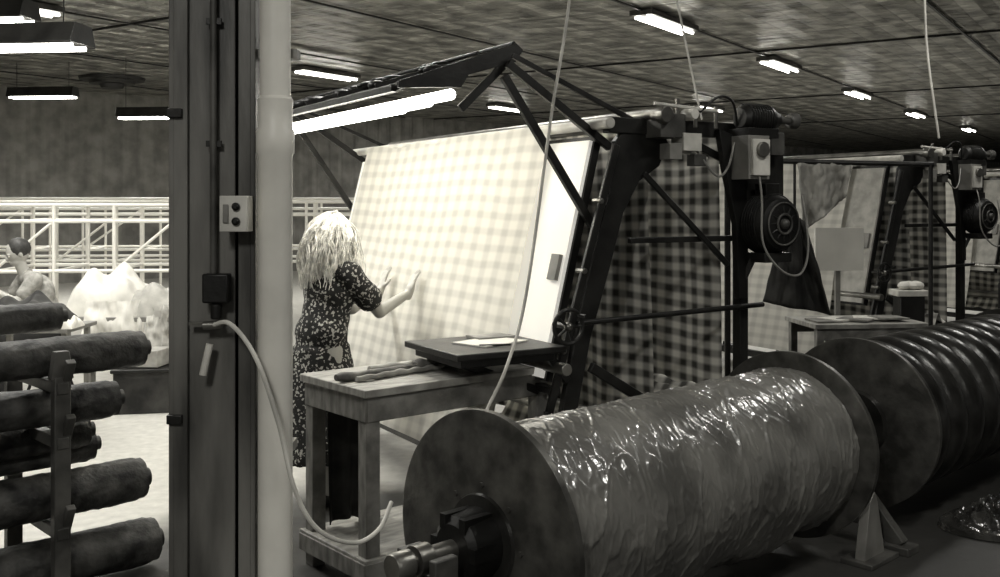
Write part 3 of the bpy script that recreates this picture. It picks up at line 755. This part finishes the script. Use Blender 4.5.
for sx in(-.30,.30):
    for sy in(-.2,.2): b.box((-3.50+sx,7.55+sy,.42),(.04,.04,.72),m_grey); b.lathe((-3.51+sx,7.55+sy,.035),(1,0,0),[(0,.035),(.02,.035)],m_black,14)
b.build('cart_frame',e,bevel=.004)
b=MB(); pile(-3.55,7.55,.58,.48,.795,.22,3,m_darkcloth,b,.05); b.build('dark_pile',e,smooth=70)
b=MB(); pile(-3.27,7.40,.30,.24,.795,.10,9,m_whitecloth,b); b.build('white_pile',e,smooth=70)

# ------------------------------------------------------------------ right background
e=empty('side_table',(2.35,7.45,0),.1)
b=MB(); b.box((.45,.3,.79),(.9,.6,.035),m_woodtop)
for x in(.05,.85):
    for y in(.05,.55): b.box((x,y,.39),(.055,.055,.77),m_wood)
b.box((.45,.04,.73),(.84,.03,.09),m_wood); b.box((.45,.56,.73),(.84,.03,.09),m_wood); b.build('table_frame',e,bevel=.004)
b=MB(); 
for i in range(5): b.box((.15+.13*i,.2+.05*(i%2),.815+.004*i),(.2,.24,.012),m_paper if i%2 else m_cloth,Matrix.Rotation(.4*i,3,'Z'))
b.build('papers',e)
b=MB(); c=V3((3.36,8.22,.0)); b.box(c+up*.98,(.26,.2,.05),m_light)
for i in range(8): b.ball(c+V3((random.uniform(-.09,.09),random.uniform(-.06,.06),1.04)),(.05,.045,.035),m_whitecloth,n=10,m=6)
b.box(c+up*.48,(.2,.16,.95),m_dark); b.build('parts_basket_stand',bevel=.006)
e=empty('garment_rail')
b=MB(); b.tube((1.6,7.12,2.02),(3.0,6.92,1.98),.018,m_dark); b.tube((1.62,7.12,0),(1.62,7.12,2.02),.022,m_dark); b.tube((2.98,6.92,0),(2.98,6.92,1.98),.015,m_dark)
for x,y in((1.62,7.12),(2.98,6.92)): b.box((x,y,.015),(.1,.5,.03),m_dark)
b.build('rail',e)
b=MB(); b.grid(drape_fn((2.14,7.04),(2.42,7.0),1.99,1.50,-.02,3,5,.05,-.3,1.75),50,24,m_palecloth); b.build('light_cloth',e,solid=.008)
b=MB(); b.grid(drape_fn((1.86,7.08),(2.30,7.02),1.60,1.02,.10,5,4,.07,.7,.94),50,24,m_darkcloth); b.tube((2.08,7.06,1.58),(2.08,7.06,2.0),.01,m_dark); b.build('dark_sack',e,solid=.008)
slab_table(5.6,9.6,1.3,.8,.9,.1,m_whitecloth)
b=MB(); b.box((2.84,8.38,1.33),(.42,.03,.36),m_paper,Matrix.Rotation(.1,3,'Z')); b.box((2.84,8.42,.75),(.04,.04,1.5),m_grey); b.box((2.84,8.42,.02),(.3,.3,.04),m_grey); b.build('notice_board')
b=MB(); b.box((6.2,11.6,2.1),(.3,.3,4.2),m_column); b.box((6.2,11.6,.01),(.5,.5,.02),m_dark); b.build('steel_column',bevel=.01)

# deferred modifiers
for o,solid,bevel in DEFER:
    if solid:
        md=o.modifiers.new('thickness','SOLIDIFY'); md.thickness=solid
    if bevel:
        md=o.modifiers.new('edges','BEVEL'); md.width=bevel; md.segments=2; md.limit_method='ANGLE'; md.angle_limit=math.radians(50)

# ------------------------------------------------------------------ world, camera
w=bpy.data.worlds.new('world'); scene.world=w; w.use_nodes=True
w.node_tree.nodes['Background'].inputs[0].default_value=(1,.985,.93,1); w.node_tree.nodes['Background'].inputs[1].default_value=.10
cam=bpy.data.cameras.new('camera'); co=bpy.data.objects.new('camera',cam); scene.collection.objects.link(co)
co.location=(0,0,1.7); co.rotation_euler=(math.pi/2,0,0); cam.lens=36; cam.sensor_width=36; cam.shift_y=-.0835; cam.clip_end=200
scene.camera=co
